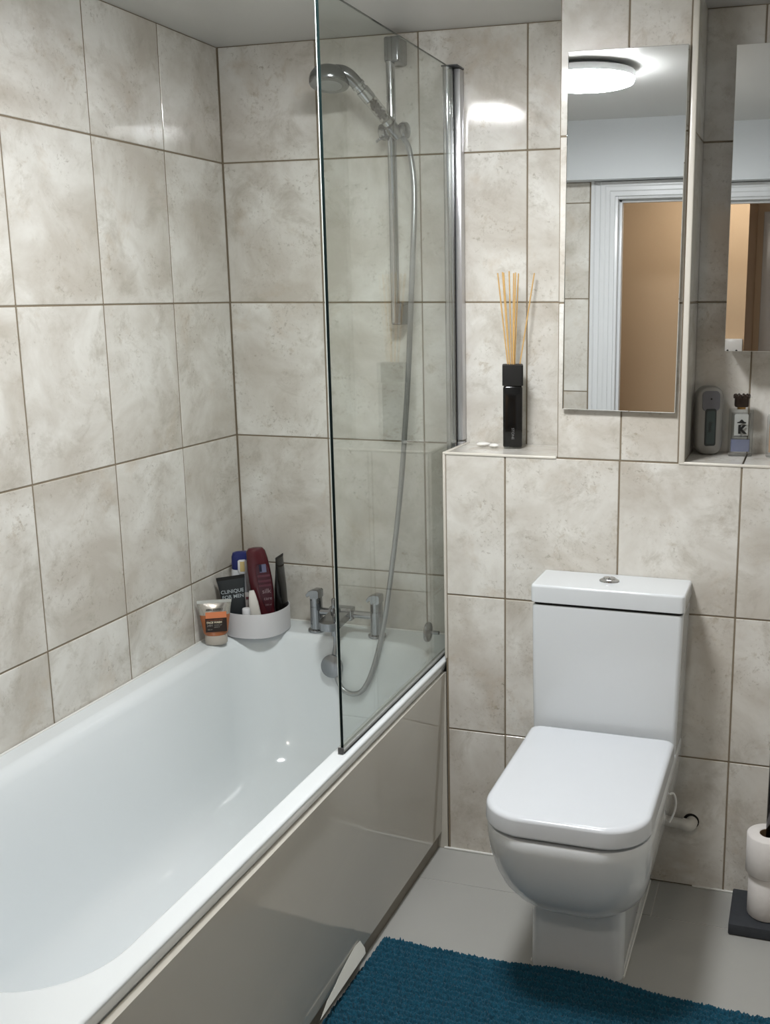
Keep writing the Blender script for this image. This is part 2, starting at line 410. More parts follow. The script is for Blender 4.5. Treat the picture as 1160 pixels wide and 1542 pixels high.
# ------------------------------------------------------------------ bath
BZ = .576; BX = .7485
bath = thing('bathtub', 'white acrylic bathtub with a gloss side panel along the tiled wall', 'bathtub', (.37, -.9, 0))
bm = bmesh.new(); n = 10
spec = [(.012, BX-.012, -1.80, -.012, .01, .52), (.012, BX-.012, -1.80, -.012, .01, .541), (.0012, BX-.0095, -1.82, -.0012, .004, .541), (.0012, BX-.0085, -1.82, -.0012, .004, .543), (.0012, BX-.0010, -1.82, -.0012, .004, .5665), (.0012, BX, -1.82, -.0012, .004, .5700), (.0016, BX-.0006, -1.8195, -.0016, .004, .5725), (.003, BX-.0025, -1.818, -.003, .006, .5750), (.006, BX-.0055, -1.815, -.006, .01, .5762), (.010, BX-.009, -1.81, -.010, .02, .5762), (.014, BX-.013, -1.806, -.014, .03, .5762),
        (.050, .7085, -1.748, -.108, .15, .5762), (.056, .7050, -1.744, -.113, .15, .5755), (.064, .7020, -1.741, -.117, .15, .5730), (.074, .6990, -1.737, -.121, .15, .567), (.086, .694, -1.728, -.128, .15, .552),
        (.102, .685, -1.70, -.138, .155, .50), (.122, .668, -1.64, -.156, .16, .40), (.140, .646, -1.55, -.182, .165, .29), (.160, .622, -1.48, -.212, .165, .225), (.190, .592, -1.42, -.26, .15, .19), (.24, .545, -1.36, -.32, .12, .176), (.30, .48, -1.25, -.45, .06, .172)]
rings = []
for x0, x1, y0, y1, r, z in spec: rings.append(ring3(rrect(x0, x1, y0, y1, r, n), z))
loft(bm, rings, cap0=False)
wn(obj('tub', bm, ACRYL, bath, ang=50))
# panel leans out a little towards its near end
def slab(bm, a, b, c, d, t):
    """quad a b c d (bottom far, bottom near, top near, top far), thickness t towards -x"""
    P = [Vector(p) for p in (a, b, c, d)]
    loft(bm, [[p for p in P], [p - Vector((t, 0, 0)) for p in P]]); return bm
bm = slab(bmesh.new(), (.730, -.2145, .050), (.733, -1.82, .050), (.757, -1.82, .5385), (.7470, -.2145, .5385), .016)
pn = obj('side_panel', bm, PANEL, bath, sm=False)
obj('end_filler', B(.699, .7484, -.2138, -.2060, .0, .538), PANEL, bath, sm=False)
obj('plinth', B(.690, .7195, -1.82, -.2145, .0, .053), PLINTH, bath, sm=False)
bm = bmesh.new()
ch = [(.7325, -.800, .060), (.7325, -.806, .0500), (.7325, -.90, .0500), (.7325, -1.045, .0500), (.7325, -1.00, .062), (.7325, -.95, .068), (.7325, -.93, .072), (.7325, -.88, .078), (.7325, -.83, .083), (.7325, -.805, .080)]
ch = [(x - .001 + (.086-z)*.45, y, z) for x, y, z in ch]
loft(bm, [[Vector(p) for p in ch], [Vector(p) + Vector((.0015, 0, .0012)) for p in ch]])
o = obj('lifted_laminate', bm, mat('pale_laminate', (214, 214, 206), .35), bath, sm=False); o['label'] = 'pale lifted edge of the panel laminate'
# overflow cover
M = axis((.372, -.1445, .497), (0, -1, .12))
bm = lathe(bmesh.new(), [(.020, -.004), (.024, .004), (.034, .010), (.0355, .014), (.034, .019), (.026, .022), (.001, .023)], 32, M)
o = obj('overflow_cover', bm, CHROMED, bath); o['label'] = 'round chrome overflow cover'
# bead of sealant where the rim meets the tiles
bm = tube(bmesh.new(), [(.0045, -1.82, .577), (.0045, -.005, .577)], .003, 8)
bm2 = obj('sealant', bm, SILIC, bath)
bm = tube(bmesh.new(), [(.0045, -.0045, .577), (.745, -.0045, .577)], .003, 8); obj('sealant', bm, SILIC, bath)

# ------------------------------------------------------------------ bath screen
sx = .728
scr = thing('bath_screen', 'clear glass bath screen with chrome wall profile on the bath rim', 'shower screen', (sx, -.43, BZ))
gp = obj('glass_pane', B(sx-.003, sx+.003, -.850, -.045, .590, 2.163), GLASS, scr, sm=False)
obj('front_edge', B(sx-.0020, sx+.0032, -.8525, -.8500, .586, 2.163), GEDGE, gp, sm=False)
obj('front_edge', B(sx-.0036, sx-.0020, -.8525, -.8500, .586, 2.163), GEDGEL, gp, sm=False)
obj('top_edge', B(sx-.0029, sx+.0029, -.850, -.045, 2.1632, 2.1638), GEDGE, gp, sm=False)
SEAL = mat('grey_seal', (150, 152, 150), .25, var=.05)
obj('bottom_seal', B(sx-.006, sx+.006, -.855, -.03, .5775, .5870, .002), SEAL, scr)
obj('seal_lip', B(sx+.0062, sx+.0075, -.855, -.03, .5775, .5805), BLACKM, scr, sm=False)
obj('seal_end', B(sx-.007, sx+.007, -.860, -.855, .577, .592, .002), mat('dark_seal_end', (70, 70, 70), .4), scr)
bm = lathe(bmesh.new(), [(.0125, 0), (.0125, 1.5775)], 24, Matrix.Translation((.714, -.045, .590)))
obj('hinge_post', bm, CHROME, scr)
obj('hinge_channel', B(.7268, .7284, -.040, -.026, .590, 2.1675, .001), DARK, scr)
obj('wall_channel', B(.7285, .7465, -.034, -.0015, 1.17, 2.166, .003), SATIN, scr)
obj('wall_channel', B(.7285, .7465, -.034, -.0100, .590, 1.1665, .003), SATIN, scr)
bm = B(.701, .7475, -.058, -.0015, 2.1676, 2.172, .0015); obj('top_cap', bm, mat('dark_cap', (58, 58, 60), .35), scr)
M = axis((.690, -.200, .648), (1, 0, 0))
kb = obj('knob', lathe(bmesh.new(), [(.020, -.004), (.027, -.002), (.029, .002), (.027, .007), (.010, .010)], 28, M), CHROMED, scr)
obj('knob_stem', lathe(bmesh.new(), [(.0055, .008), (.0055, .035)], 16, M), CHROMED, kb)

# ------------------------------------------------------------------ bath taps
TAPC = mat('tap_chrome', (152, 154, 156), .1, 1., var=.02)
tp = thing('bath_mixer_tap', 'chrome bath mixer tap with two levers on the bath rim', 'tap', (.385, -.081, BZ))
def pillar(x):
    p = obj('pillar', lathe(bmesh.new(), [(.0265, 0), (.0275, .003), (.0265, .007), (.0195, .010), (.0188, .078), (.0180, .0785), (.0180, .0805), (.0188, .081), (.0186, .108), (.014, .112)], 28, Matrix.Translation((x, -.081, BZ+.0008))), TAPC, tp)
    # lever cap with a beak to the left
    bm = bmesh.new(); prof = [(-.030, .000), (-.030, .004), (-.020, .016), (-.004, .022), (.014, .022), (.019, .017), (.019, -.004), (.010, -.010), (-.013, -.010), (-.016, .003), (-.024, -.001), (-.026, -.006)]
    prof = [(a*.92, b*.95 + BZ + .112) for a, b in prof]
    rings = []
    for yy, s in ((-.018, .9), (-.014, 1.), (.014, 1.), (.018, .9)):
        cz = BZ + .12
        rings.append([(x + a*s, -.081 + yy, cz + (b-cz)*s) for a, b in prof])
    loft(bm, rings); obj('lever', bm, TAPC, p, ang=30)
pillar(.289); pillar(.486)
bm = tube(bmesh.new(), [(.289, -.081, .640), (.486, -.081, .640)], .0115, 20); obj('bridge', bm, TAPC, tp)
bm = B(.338, .412, -.100, -.066, .622, .662, .005, 2); obj('valve_body', bm, TAPC, tp)
bm = bmesh.new()
pts = rrect(.348, .408, -.205, -.085, (.002, .002, .028, .028), 6)
loft(bm, [ring3([(x, y) for x, y in pts], z + 0) for z in (.632, .655)])
for v in bm.verts: v.co.z += (v.co.y+.085)*.10
bmesh.ops.bevel(bm, geom=[e for e in bm.edges if len(e.link_faces) == 2 and e.calc_face_angle(0) > .8], offset=.003, segments=2, affect='EDGES')
obj('spout', bm, TAPC, tp)
bm = lathe(bmesh.new(), [(.010, .650), (.010, .662), (.0065, .664), (.0065, .690), (.0045, .694)], 18, Matrix.Translation((.362, -.112, 0)))
obj('diverter_knob', bm, TAPC, tp)
bm = lathe(bmesh.new(), [(.012, .585), (.012, .603), (.0135, .604), (.0135, .632)], 18, Matrix.Translation((.372, -.128, 0)))
obj('hose_outlet', bm, TAPC, tp)

# ------------------------------------------------------------------ shower
sh = thing('shower_riser_rail', 'chrome shower rail on the back wall with end brackets', 'shower rail', (.556, 0, 1.49))
bm = tube(bmesh.new(), [(.5565, -.055, 1.500), (.5565, -.055, 2.250)], .0125, 20); obj('rail', bm, CHROME, sh)
obj('bracket', B(.543, .586, -.068, -.0015, 2.186, 2.252, .006, 3), CHROMED, sh)
obj('bracket', B(.546, .580, -.066, -.0015, 1.494, 1.556, .006, 3), CHROMED, sh)
M = axis((.530, -.062, 2.010), (1, -.12, 0))
hd = obj('holder', lathe(bmesh.new(), [(.010, -.002), (.021, .0), (.023, .01), (.020, .018), (.014, .020), (.014, .058), (.020, .060), (.023, .068), (.021, .078), (.012, .082)], 24, M), CHROMED, sh)
obj('cradle', lathe(bmesh.new(), [(.014, -.02), (.017, -.018), (.0185, .02), (.015, .022)], 20, axis((.578, -.088, 2.008), (-.42, -.62, .66))), CHROMED, hd)
obj('clamp_lever', tube(bmesh.new(), spline([(.545, -.075, 1.996), (.536, -.088, 1.989), (.528, -.096, 1.980)], 4), .0035, 8), CHROME, hd)

hs = thing('shower_handset', 'chrome shower handset with a clear grip of beads in the rail holder', 'shower head', (.578, -.088, 2.0))
nrm = Vector((.06, -.20, -.975)).normalized()
M = axis((.443, -.198, 2.118), nrm)
hh = obj('head', lathe(bmesh.new(), [(.012, -.040), (.030, -.037), (.042, -.030), (.050, -.018), (.0525, -.006), (.0525, .004), (.050, .008), (.046, .0085)], 36, M), CHROMED, hs)
obj('spray_face', lathe(bmesh.new(), [(.046, .0055), (.046, .0075), (.020, .0095), (.001, .0098)], 36, M), mat('grey_spray_plate', (168, 170, 170), .35, .2, var=.12, scale=220), hh)
p0 = Vector((.585, -.076, 2.000)); p1 = Vector((.512, -.168, 2.112))
nk = spline([(.462, -.197, 2.141), (.480, -.191, 2.140), (.497, -.181, 2.130), (.513, -.167, 2.110)], 6)
obj('neck', tube(bmesh.new(), nk, [.021 - .0045*i/(len(nk)-1) for i in range(len(nk))], 18), CHROMED, hs)
ax = (p1-p0)
Lh = ax.length; M = axis(p0, ax)
obj('lower_collar', lathe(bmesh.new(), [(.010, .0), (.012, .01), (.0125, .035), (.0165, .038), (.0165, .050)], 20, M), CHROME, hs)
gr = obj('grip', lathe(bmesh.new(), [(.0162, .050), (.0172, .054), (.0172, Lh-.048), (.0165, Lh-.046)], 20, M), thin_glass('clear_grip', (.84, .84, .83, 1)), hs)
beadm = mat('mineral_beads', (86, 80, 74), .5, var=.4, scale=90)
bm = bmesh.new()
for i in range(90):
    a = random.uniform(0, 6.283); rr = random.uniform(.003, .0112); zz = random.uniform(.056, Lh-.052)
    bmesh.ops.create_icosphere(bm, subdivisions=1, radius=.0042, matrix=M @ Matrix.Translation((rr*math.cos(a), rr*math.sin(a), zz)))
o = obj('beads', bm, beadm, gr); o['kind'] = 'stuff'
obj('upper_collar', lathe(bmesh.new(), [(.0165, Lh-.046), (.0185, Lh-.044), (.0185, Lh-.014), (.0155, Lh-.012), (.0155, Lh-.004), (.0188, Lh-.002), (.0188, Lh+.006)], 20, M), CHROME, hs)

hp = [(.372, -.128, .588), (.373, -.130, .555), (.374, -.150, .497), (.404, -.165, .437), (.448, -.168, .424), (.482, -.165, .452), (.508, -.145, .530), (.531, -.125, .651), (.559, -.12, .834), (.586, -.12, 1.03), (.603, -.12, 1.201), (.617, -.12, 1.368), (.628, -.12, 1.548), (.637, -.115, 1.724), (.636, -.10, 1.861), (.620, -.088, 1.955), (.596, -.075, 1.993), (.585, -.076, 2.003)]
ho = obj('shower_hose', tube(bmesh.new(), spline(hp, 10), .0075, 12), HOSE)
tag(ho, 'grey steel shower hose looping from the bath tap to the handset', 'hose')

# ------------------------------------------------------------------ corner caddy and toiletries
def cring(q, z): return [(.1085 + x, -.122 + y, zz) for x, y, zz in eo(.0985*q, .0985*q, z, n=48, p=2.35)]
def eo(hw, hd, z, n=24, p=2.6, dx=0.):
    out = []
    for i in range(n):
        a = 2*math.pi*i/n; c, s = math.cos(a), math.sin(a)
        out.append((dx + hw*math.copysign(abs(c)**(2/p), c), hd*math.copysign(abs(s)**(2/p), s), z))
    return out
cad = thing('corner_caddy', 'round white plastic tub in the bath corner, full of bottles', 'caddy', (.1085, -.122, .579))
CADM = mat('white_plastic', (205, 204, 206), .4, var=.02)
bm = bmesh.new(); loft(bm, [cring(.95, .5785), cring(.975, .580), cring(.98, .6515), cring(.975, .6530), cring(.955, .6530), cring(.95, .6515), cring(.945, .5825)])
obj('tray', bm, CADM, cad, ang=35)
CAMD = math.radians(30)
ZT = .583
def bottle(name, label, cat, loc, rotz, tilt=0., group=None, tilty=0.):
    return thing(name, label, cat, (loc[0], loc[1], loc[2]), (tilt, tilty, rotz), group)
def eo(hw, hd, z, n=24, p=2.6, dx=0.):
    out = []
    for i in range(n):
        a = 2*math.pi*i/n; c, s = math.cos(a), math.sin(a)
        out.append((dx + hw*math.copysign(abs(c)**(2/p), c), hd*math.copysign(abs(s)**(2/p), s), z))
    return out
def lob(name, rings, material, parent, **k):
    return obj(name, loft(bmesh.new(), rings), material, parent, world=False, **k)
WHB = mat('white_bottle', (216, 217, 221), .3, var=.01)
t = bottle('lotion_bottle', 'white lotion bottle with a navy blue cap in the corner caddy', 'bottle', (.0535, -.098, ZT), CAMD, 0, 'toiletries in the corner caddy')
lob('body', [eo(.030, .016, 0), eo(.033, .019, .004), eo(.036, .020, .05), eo(.036, .020, .12), eo(.033, .018, .17), eo(.030, .016, .190)], WHB, t)
lob('cap', [eo(.0315, .0175, .176), eo(.032, .018, .180), eo(.031, .017, .215), eo(.027, .014, .227), eo(.018, .009, .230)], mat('navy_cap', (32, 40, 98), .35), t)
lob('front_flap', [[(x, y-.0185, z) for x, y, z in r] for r in (eo(.010, .003, .165), eo(.014, .003, .172), eo(.013, .003, .205), eo(.009, .002, .208))], WHB, t)
lob('gold_label', [[(x, y-.0218, z) for x, y, z in r] for r in (eo(.007, .0008, .172, p=6), eo(.007, .0008, .203, p=6))], mat('gold_label', (208, 186, 128), .4), t)
text_mesh('label_print', 'of', .016, upright(.018, -.0212, .105), mat('grey_print', (74, 84, 82), .5), t)

MAR = mat('maroon_plastic', (78, 29, 36), .24, var=.05)
t = bottle('shampoo_bottle', 'tall maroon shampoo bottle in the corner caddy', 'bottle', (.140, -.112, ZT), CAMD, 0, 'toiletries in the corner caddy', math.radians(-3))
lob('body', [eo(.022, .016, 0, dx=.0), eo(.0245, .018, .004), eo(.025, .019, .050), eo(.029, .020, .085, dx=-.003), eo(.0335, .020, .110, dx=-.006), eo(.0350, .020, .150, dx=-.008), eo(.034, .020, .185, dx=-.010), eo(.031, .018, .222, dx=-.012), eo(.028, .016, .243, dx=-.014), eo(.021, .012, .252, dx=-.014), eo(.010, .006, .254, dx=-.014)], MAR, t)
lob('label_panel', [[(x + d, y-.0192, z) for x, y, z in eo(h, .0022, z, p=3)] for h, z, d in ((.004, .055, .008), (.012, .08, .006), (.018, .11, .004), (.020, .15, .003), (.019, .19, -.001), (.014, .205, -.002))], mat('dark_maroon_label', (66, 26, 36), .3), t)
lob('crest', [[(x + .002, y-.0216, z) for x, y, z in eo(.010, .0008, z, p=8)] for z in (.180, .205)], mat('blue_grey_crest', (104, 106, 132), .35), t)
lob('crest', [[(x - .005, y-.0222, z) for x, y, z in eo(.004, .0008, z, p=8)] for z in (.183, .205)], mat('ink_blue', (24, 22, 46), .35), t)
for i, z in enumerate((.166, .150, .136)):
    lob('label_stripe', [[(x+.003, y-.0216, zz) for x, y, zz in eo(.018, .0006, q, p=8)] for q in (z, z+.006)], mat('plum_stripe', (92, 48, 60), .3), t)
PRN = mat('silver_print', (150, 128, 132), .35)
text_mesh('label_print', 'silk', .020, upright(.006, -.0222, .121), PRN, t)
text_mesh('label_print', 'care', .014, upright(.008, -.0222, .098), PRN, t)
text_mesh('label_print', '250 ml', .007, upright(.008, -.0222, .078), PRN, t)

t = bottle('black_tube', 'glossy black tube standing edge-on in the corner caddy', 'tube', (.168, -.075, ZT), math.radians(97), 0, 'toiletries in the corner caddy')
lob('body', [eo(.020, .0165, 0), eo(.022, .0175, .02), eo(.026, .0175, .06), eo(.030, .013, .12), eo(.031, .005, .185), eo(.031, .0015, .212)], BLACK, t)
lob('crimp', [eo(.031, .0013, .2122, p=6), eo(.031, .0009, .2195, p=6)], BLACKM, t)

DGR = mat('charcoal_tube', (40, 44, 47), .4, var=.05)
t = bottle('face_cream_tube', 'charcoal flat-topped tube with pale lettering in the corner caddy', 'tube', (.0655, -.1615, ZT+.001), CAMD, 0, 'toiletries in the corner caddy', math.radians(-5))
lob('body', [eo(.029, .019, .022), eo(.031, .020, .03), eo(.033, .017, .07), eo(.036, .011, .11), eo(.040, .004, .15), eo(.0415, .0012, .160)], DGR, t)
lob('crimp', [eo(.0418, .0014, .160, p=8), eo(.042, .0014, .170, p=8)], BLACKM, t)
lob('cap', [eo(.024, .019, 0, p=2), eo(.027, .020, .002, p=2), eo(.027, .020, .022, p=2)], mat('silver_cap', (168, 172, 176), .3, .6), t)
PALE = mat('pale_print', (170, 178, 182), .4)
Mtx = Matrix.Rotation(math.radians(-8), 4, 'X')
text_mesh('label_print', 'CLINIQUE', .0150, Matrix.Translation((0, -.0095, .125)) @ Matrix.Rotation(math.radians(98-16), 4, 'X'), PALE, t, bold=.0002)
text_mesh('label_print', 'FOR MEN', .0150, Matrix.Translation((0, -.0122, .109)) @ Matrix.Rotation(math.radians(98-16), 4, 'X'), PALE, t, bold=.0002)

t = bottle('small_dark_bottle', 'small dark bottle with a round white cap at the caddy front', 'bottle', (.1120, -.188, ZT), CAMD, 0, 'toiletries in the corner caddy')
lob('body', [eo(.015, .012, 0), eo(.017, .013, .003), eo(.017, .013, .045), eo(.010, .009, .054)], mat('dark_bottle', (44, 42, 44), .25), t)
lob('cap', [eo(.0115, .0115, .0545, p=2), eo(.0118, .0118, .056, p=2), eo(.0118, .0118, .079, p=2), eo(.0105, .0105, .081, p=2)], mat('white_cap', (224, 224, 228), .35), t)
t = bottle('red_marked_tube', 'slim grey tube with a dark red band behind the white-capped bottle', 'tube', (.0995, -.1485, ZT), CAMD, 0, 'toiletries in the corner caddy')
lob('body', [eo(.008, .006, 0), eo(.009, .006, .03), eo(.0105, .004, .09), eo(.0115, .0012, .118)], mat('grey_tube', (156, 150, 148), .4), t)
lob('red_band', [[(x, y-.0055, z) for x, y, z in eo(.008, .0008, q, p=6)] for q in (.098, .106)], mat('dark_red', (84, 30, 38), .4), t)
t = bottle('white_wedge_tube', 'plain white tapering tube beside the maroon bottle', 'tube', (.1300, -.156, ZT+.002), CAMD, 0, 'toiletries in the corner caddy', math.radians(-6))
lob('body', [eo(.016, .012, 0), eo(.017, .012, .04), eo(.014, .010, .09), eo(.010, .006, .115), eo(.007, .002, .128)], mat('ivory_tube', (216, 212, 206), .4), t)

# orange face wash on the rim
t = bottle('face_wash_tube', 'clear orange face wash tube with a black label on the bath rim', 'tube', (.0555, -.268, .5775), CAMD, 0)
def tring(hw, hd, z): return eo(hw, hd, z, p=2.1, n=32)
lob('cap', [tring(.030, .024, 0), tring(.032, .026, .003), tring(.0325, .026, .026), tring(.031, .025, .028)], mat('frosted_cap', (178, 170, 160), .25, var=.03), t)
lob('gel_body', [tring(.031, .025, .0285), tring(.036, .025, .034), tring(.040, .021, .065), tring(.0435, .015, .088)], mat('orange_gel', (158, 92, 50), .18, var=.25, scale=35, coat=.5), t)
lob('shoulder', [tring(.0435, .015, .0882), tring(.046, .009, .108), tring(.0485, .0022, .122)], mat('silver_film', (186, 184, 178), .14, .75, var=.1, scale=30), t)
lob('crimp', [eo(.0488, .0018, .1222, p=8), eo(.0495, .0012, .131, p=8)], mat('silver_crimp', (206, 206, 200), .2, .6), t)
def plate(name, x0, x1, z0, z1, yb, yt, th, material):
    bm = bmesh.new(); pts = [(x0, yb, z0), (x1, yb, z0), (x1, yt, z1), (x0, yt, z1)]
    loft(bm, [[Vector(p) for p in pts], [Vector(p) - Vector((0, th, 0)) for p in pts]])
    return obj(name, bm, material, t, world=False, sm=False)
plate('orange_label', -.026, .033, .080, .098, -.0190, -.0135, .0008, mat('orange_label', (206, 124, 84), .3))
plate('black_label', -.027, .033, .042, .081, -.0258, -.0188, .0010, mat('black_label', (38, 29, 25), .35))
text_mesh('label_print', 'MEN EXPERT', .0085, upright(.0, -.0128, .1045), mat('dark_print', (60, 62, 58), .4), t, bold=.0002)
tl = Matrix.Rotation(math.radians(-10), 4, 'X')
def lt(body, size, x, y, z, m, al='LEFT', bold=0.): text_mesh('label_print', body, size, Matrix.Translation((x, y, z)) @ tl @ Matrix.Rotation(math.pi/2, 4, 'X'), m, t, align=al, bold=bold)
CRM = mat('cream_print', (226, 214, 188), .5)
lt('HYDRA ENERGETIC', .0052, -.023, -.0206, .0755, mat('rust_print', (150, 84, 60), .5)); lt('FACE WASH', .0078, -.0235, -.0222, .0690, CRM, bold=.0002)
lt('24H', .0095, -.0235, -.0236, .0605, mat('grey_print2', (146, 142, 136), .5)); lt('WAKE-UP', .005, -.003, -.0234, .0610, MATS['grey_print2']); lt('EFFECT', .005, -.003, -.0243, .0550, MATS['grey_print2']); lt('100 ml', .005, -.0225, -.0256, .0490, MATS['grey_print2'])

# ------------------------------------------------------------------ ledge: diffuser and pebbles
t = thing('reed_diffuser', 'black square reed diffuser bottle with rattan reeds on the tiled ledge', 'diffuser', (.905, -.078, ZL+.0005))
dx, dy = .905, -.078
def sq(h, z, r=.007): return [(dx+x, dy+y, ZL+.0005+z) for x, y in rrect(-h, h, -h, h, r, 4)]
Mz = Matrix.Translation((dx, dy, 0)) @ Matrix.Rotation(math.radians(16), 4, 'Z') @ Matrix.Translation((-dx, -dy, 0))
def rot(bm): bmesh.ops.transform(bm, matrix=Mz, verts=bm.verts); return bm
obj('foot_glass', rot(loft(bmesh.new(), [sq(.0245, 0), sq(.0255, .005)])), CLEARG, t)
bo = obj('bottle', rot(loft(bmesh.new(), [sq(.0250, .0052), sq(.0265, .008), sq(.0265, .165), sq(.024, .170)])), BLACK, t)
obj('collar', rot(loft(bmesh.new(), [sq(.0280, .172, .006), sq(.0283, .174, .006), sq(.0283, .226, .006), sq(.0265, .228, .006)])), BLACKM, t)
bmt = text_mesh('maker_print', 'STONE', .0100, Matrix.Translation((dx, dy, 0)) @ Matrix.Rotation(math.radians(16), 4, 'Z') @ Matrix.Translation((0, -.0268, 0)) @ upright(0, 0, ZL+.042, -math.pi/2), mat('silver_ink', (120, 120, 120), .4), None)
bmt.data.transform(ROOTM[t.name].inverted()); bmt.parent = bo
for (tx, tz, ty) in ((.865, 1.633, -.085), (.871, 1.636, -.06), (.886, 1.634, -.10), (.894, 1.638, -.075), (.901, 1.633, -.055), (.916, 1.634, -.09), (.9185, 1.632, -.07), (.952, 1.633, -.03)):
    b0 = Vector((dx + (dx-tx)*.15, dy - (ty-dy)*.15, ZL+.05)); e = Vector((tx, ty, tz))
    c0 = b0 + (e-b0)*((ZL+.229-b0.z)/(e.z-b0.z))
    obj('reed', tube(bmesh.new(), [c0, (c0+e)/2, e], .0019, 8), REED, t)
for i, (px, py, rx, ry, rz, lb) in enumerate(((.8215, -.080, .020, .012, 20, 'oval white pebble lying at the far end of the ledge'), (.8575, -.098, .015, .010, -10, 'smaller white pebble beside the black diffuser bottle'))):
    bm = bmesh.new(); bmesh.ops.create_uvsphere(bm, u_segments=20, v_segments=12, radius=1)
    for v in bm.verts:
        v.co = Vector((v.co.x*rx, v.co.y*ry, v.co.z*.0055)) + Vector(noise.noise_vector(v.co*2+Vector((i*9, 0, 0))))*.0012
    mz = min(v.co.z for v in bm.verts)
    bmesh.ops.transform(bm, matrix=Matrix.Translation((px, py, ZL+.0012-mz)) @ Matrix.Rotation(math.radians(rz), 4, 'Z'), verts=bm.verts)
    tag(obj('pebble', bm, PEBBLE), lb, 'pebble', 'white pebbles on the ledge')

# ------------------------------------------------------------------ column mirror
mr = thing('wall_mirror', 'tall narrow frameless mirror on the tiled column above the toilet', 'mirror', (1.2248, YB-.0125, 1.717), (0, math.radians(.42), 0))
obj('mirror_glass', B(-.1435, .1435, -.0025, .0025, -.429, .429, .0018, 1), MIRROR, mr, world=False, sm=False)
obj('backing', B(-.139, .139, .003, .0100, -.424, .424), mat('mirror_backing', (66, 62, 56), .6), mr, world=False, sm=False)

# ------------------------------------------------------------------ niche: cabinet, device, perfume
CD = -.125
mc = thing('mirror_cabinet', 'mirrored bathroom cabinet hung in the niche above the perfume', 'cabinet', (1.75, 0, 1.436))
obj('carcass', B(1.474, 2.03, CD+.019, -.0015, 1.438, 2.155, .001), GLOSSW, mc)
obj('door', B(1.4715, 1.7525, CD, CD+.018, 1.4355, 2.157, .0008), MIRROR, mc, sm=False)
obj('door', B(1.7545, 2.032, CD, CD+.018, 1.4355, 2.157, .0008), MIRROR, mc, sm=False)

GR1 = mat('silver_plastic', (138, 136, 132), .3, .3, var=.03)
t = thing('digital_timer', 'grey rounded handheld device with a dark screen on the niche ledge', 'device', (1.432, -.055, ZL+.0005), (0, 0, math.radians(22)))
def cap2(hw, z0, z1, r, y): return [(x, y, z) for x, z in rrect(-hw, hw, z0, z1, r, 8)]
lob('body', [cap2(.026, .008, .172, .022, .022), cap2(.0335, .001, .179, .028, .018), cap2(.0355, 0, .18, .03, .010), cap2(.0355, 0, .18, .03, -.010), cap2(.0335, .002, .178, .028, -.017), cap2(.030, .005, .175, .025, -.0195)], GR1, t, ang=50)
lob('face_plate', [cap2(.0235, .115, .168, .012, -.0194), cap2(.0230, .1155, .1675, .012, -.0212)], mat('dark_grey_face', (90, 89, 94), .4), t)
lob('screen_bezel', [cap2(.0150, .024, .122, .006, -.0194), cap2(.0145, .0245, .1215, .006, -.0222)], mat('screen_bezel', (24, 30, 31), .2), t)
lob('screen', [cap2(.0110, .030, .116, .004, -.0223), cap2(.0110, .030, .116, .004, -.0227)], mat('lcd_green_grey', (44, 58, 57), .15), t)
text_mesh('screen_digits', 'leux', .017, upright(.0, -.0231, .074, -math.pi/2), mat('lcd_ink', (14, 18, 18), .4), t, bold=.0002)
obj('sensor_dot', lathe(bmesh.new(), [(.0026, 0), (.0022, .0014)], 12, axis((0, -.0212, .147), (0, -1, 0))), DARK, t, world=False)

def glass_bottle(name, label, x, y, hw, hd, h, liquid, lh, rotz):
    t = thing(name, label, 'perfume', (x, y, ZL+.0005), (0, 0, rotz), 'perfume bottles in the niche')
    lob('glass', [[(a, b, z) for a, b in rrect(-hw*s, hw*s, -hd*s, hd*s, .006, 4)] for s, z in ((.96, 0), (1, .003), (1, h-.004), (.96, h))], CLEARG, t)
    i = .0065
    lob('inner_wall', [[(a, b, z) for a, b in rrect(-hw+i, hw-i, -hd+i, hd-i, .004, 4)] for z in (.0145+lh, h-.010)], CLEARG, t)
    lob('perfume_liquid', [[(a, b, z) for a, b in rrect(-hw+i, hw-i, -hd+i, hd-i, .004, 4)] for z in (.012, .014+lh)], liquid, t)
    return t
t = glass_bottle('crown_perfume_bottle', 'square glass perfume bottle with a black K and crown-shaped cap', 1.516, -.062, .0305, .0175, .122, mat('blue_perfume', (142, 148, 176), .1, trans=.4, var=.03), .030, math.radians(10))
lob('refraction_sheet', [[(x, -.0112, z) for x, z in rrect(-.0175, .0175, .052, .110, .003, 3)], [(x, -.0108, z) for x, z in rrect(-.0175, .0175, .052, .110, .003, 3)]], mat('refraction_grey', (186, 186, 182), .3), t)  # no label: pale grey put in for light refracted by the glass
INK = mat('black_ink', (12, 12, 12), .4)
text_mesh('letter_mark', 'K', .029, upright(.001, -.0180, .0700), INK, t, bold=.0018)
lob('label_rule', [[(x, -.0178, z) for x, z in rrect(-.018, .018, .0525, .0545, .0005, 1)], [(x, -.0182, z) for x, z in rrect(-.018, .018, .0525, .0545, .0005, 1)]], INK, t)
bm = bmesh.new()
cr = [(-.011, .0), (.011, .0), (.0115, .004), (.006, .006), (.004, .010), (.0, .0145), (-.004, .010), (-.006, .006), (-.0115, .004)]
loft(bm, [[(x, -.0178, z*.7+.0870) for x, z in cr], [(x, -.0182, z*.7+.0870) for x, z in cr]]); obj('crown_mark', bm, INK, t, world=False, sm=False)
CAPM = mat('bronze_cap', (58, 48, 42), .28, .7, var=.2, scale=120)
lob('neck', [eo(.011, .011, .1225, p=2), eo(.011, .011, .128, p=2)], mat('brass_neck', (150, 118, 70), .3, .8), t)
cp = lob('cap', [eo(.0165, .0145, .128, p=3), eo(.0185, .0160, .131, p=3), eo(.0185, .0160, .150, p=3), eo(.020, .0175, .156, p=3), eo(.017, .0150, .157, p=3)], CAPM, t)
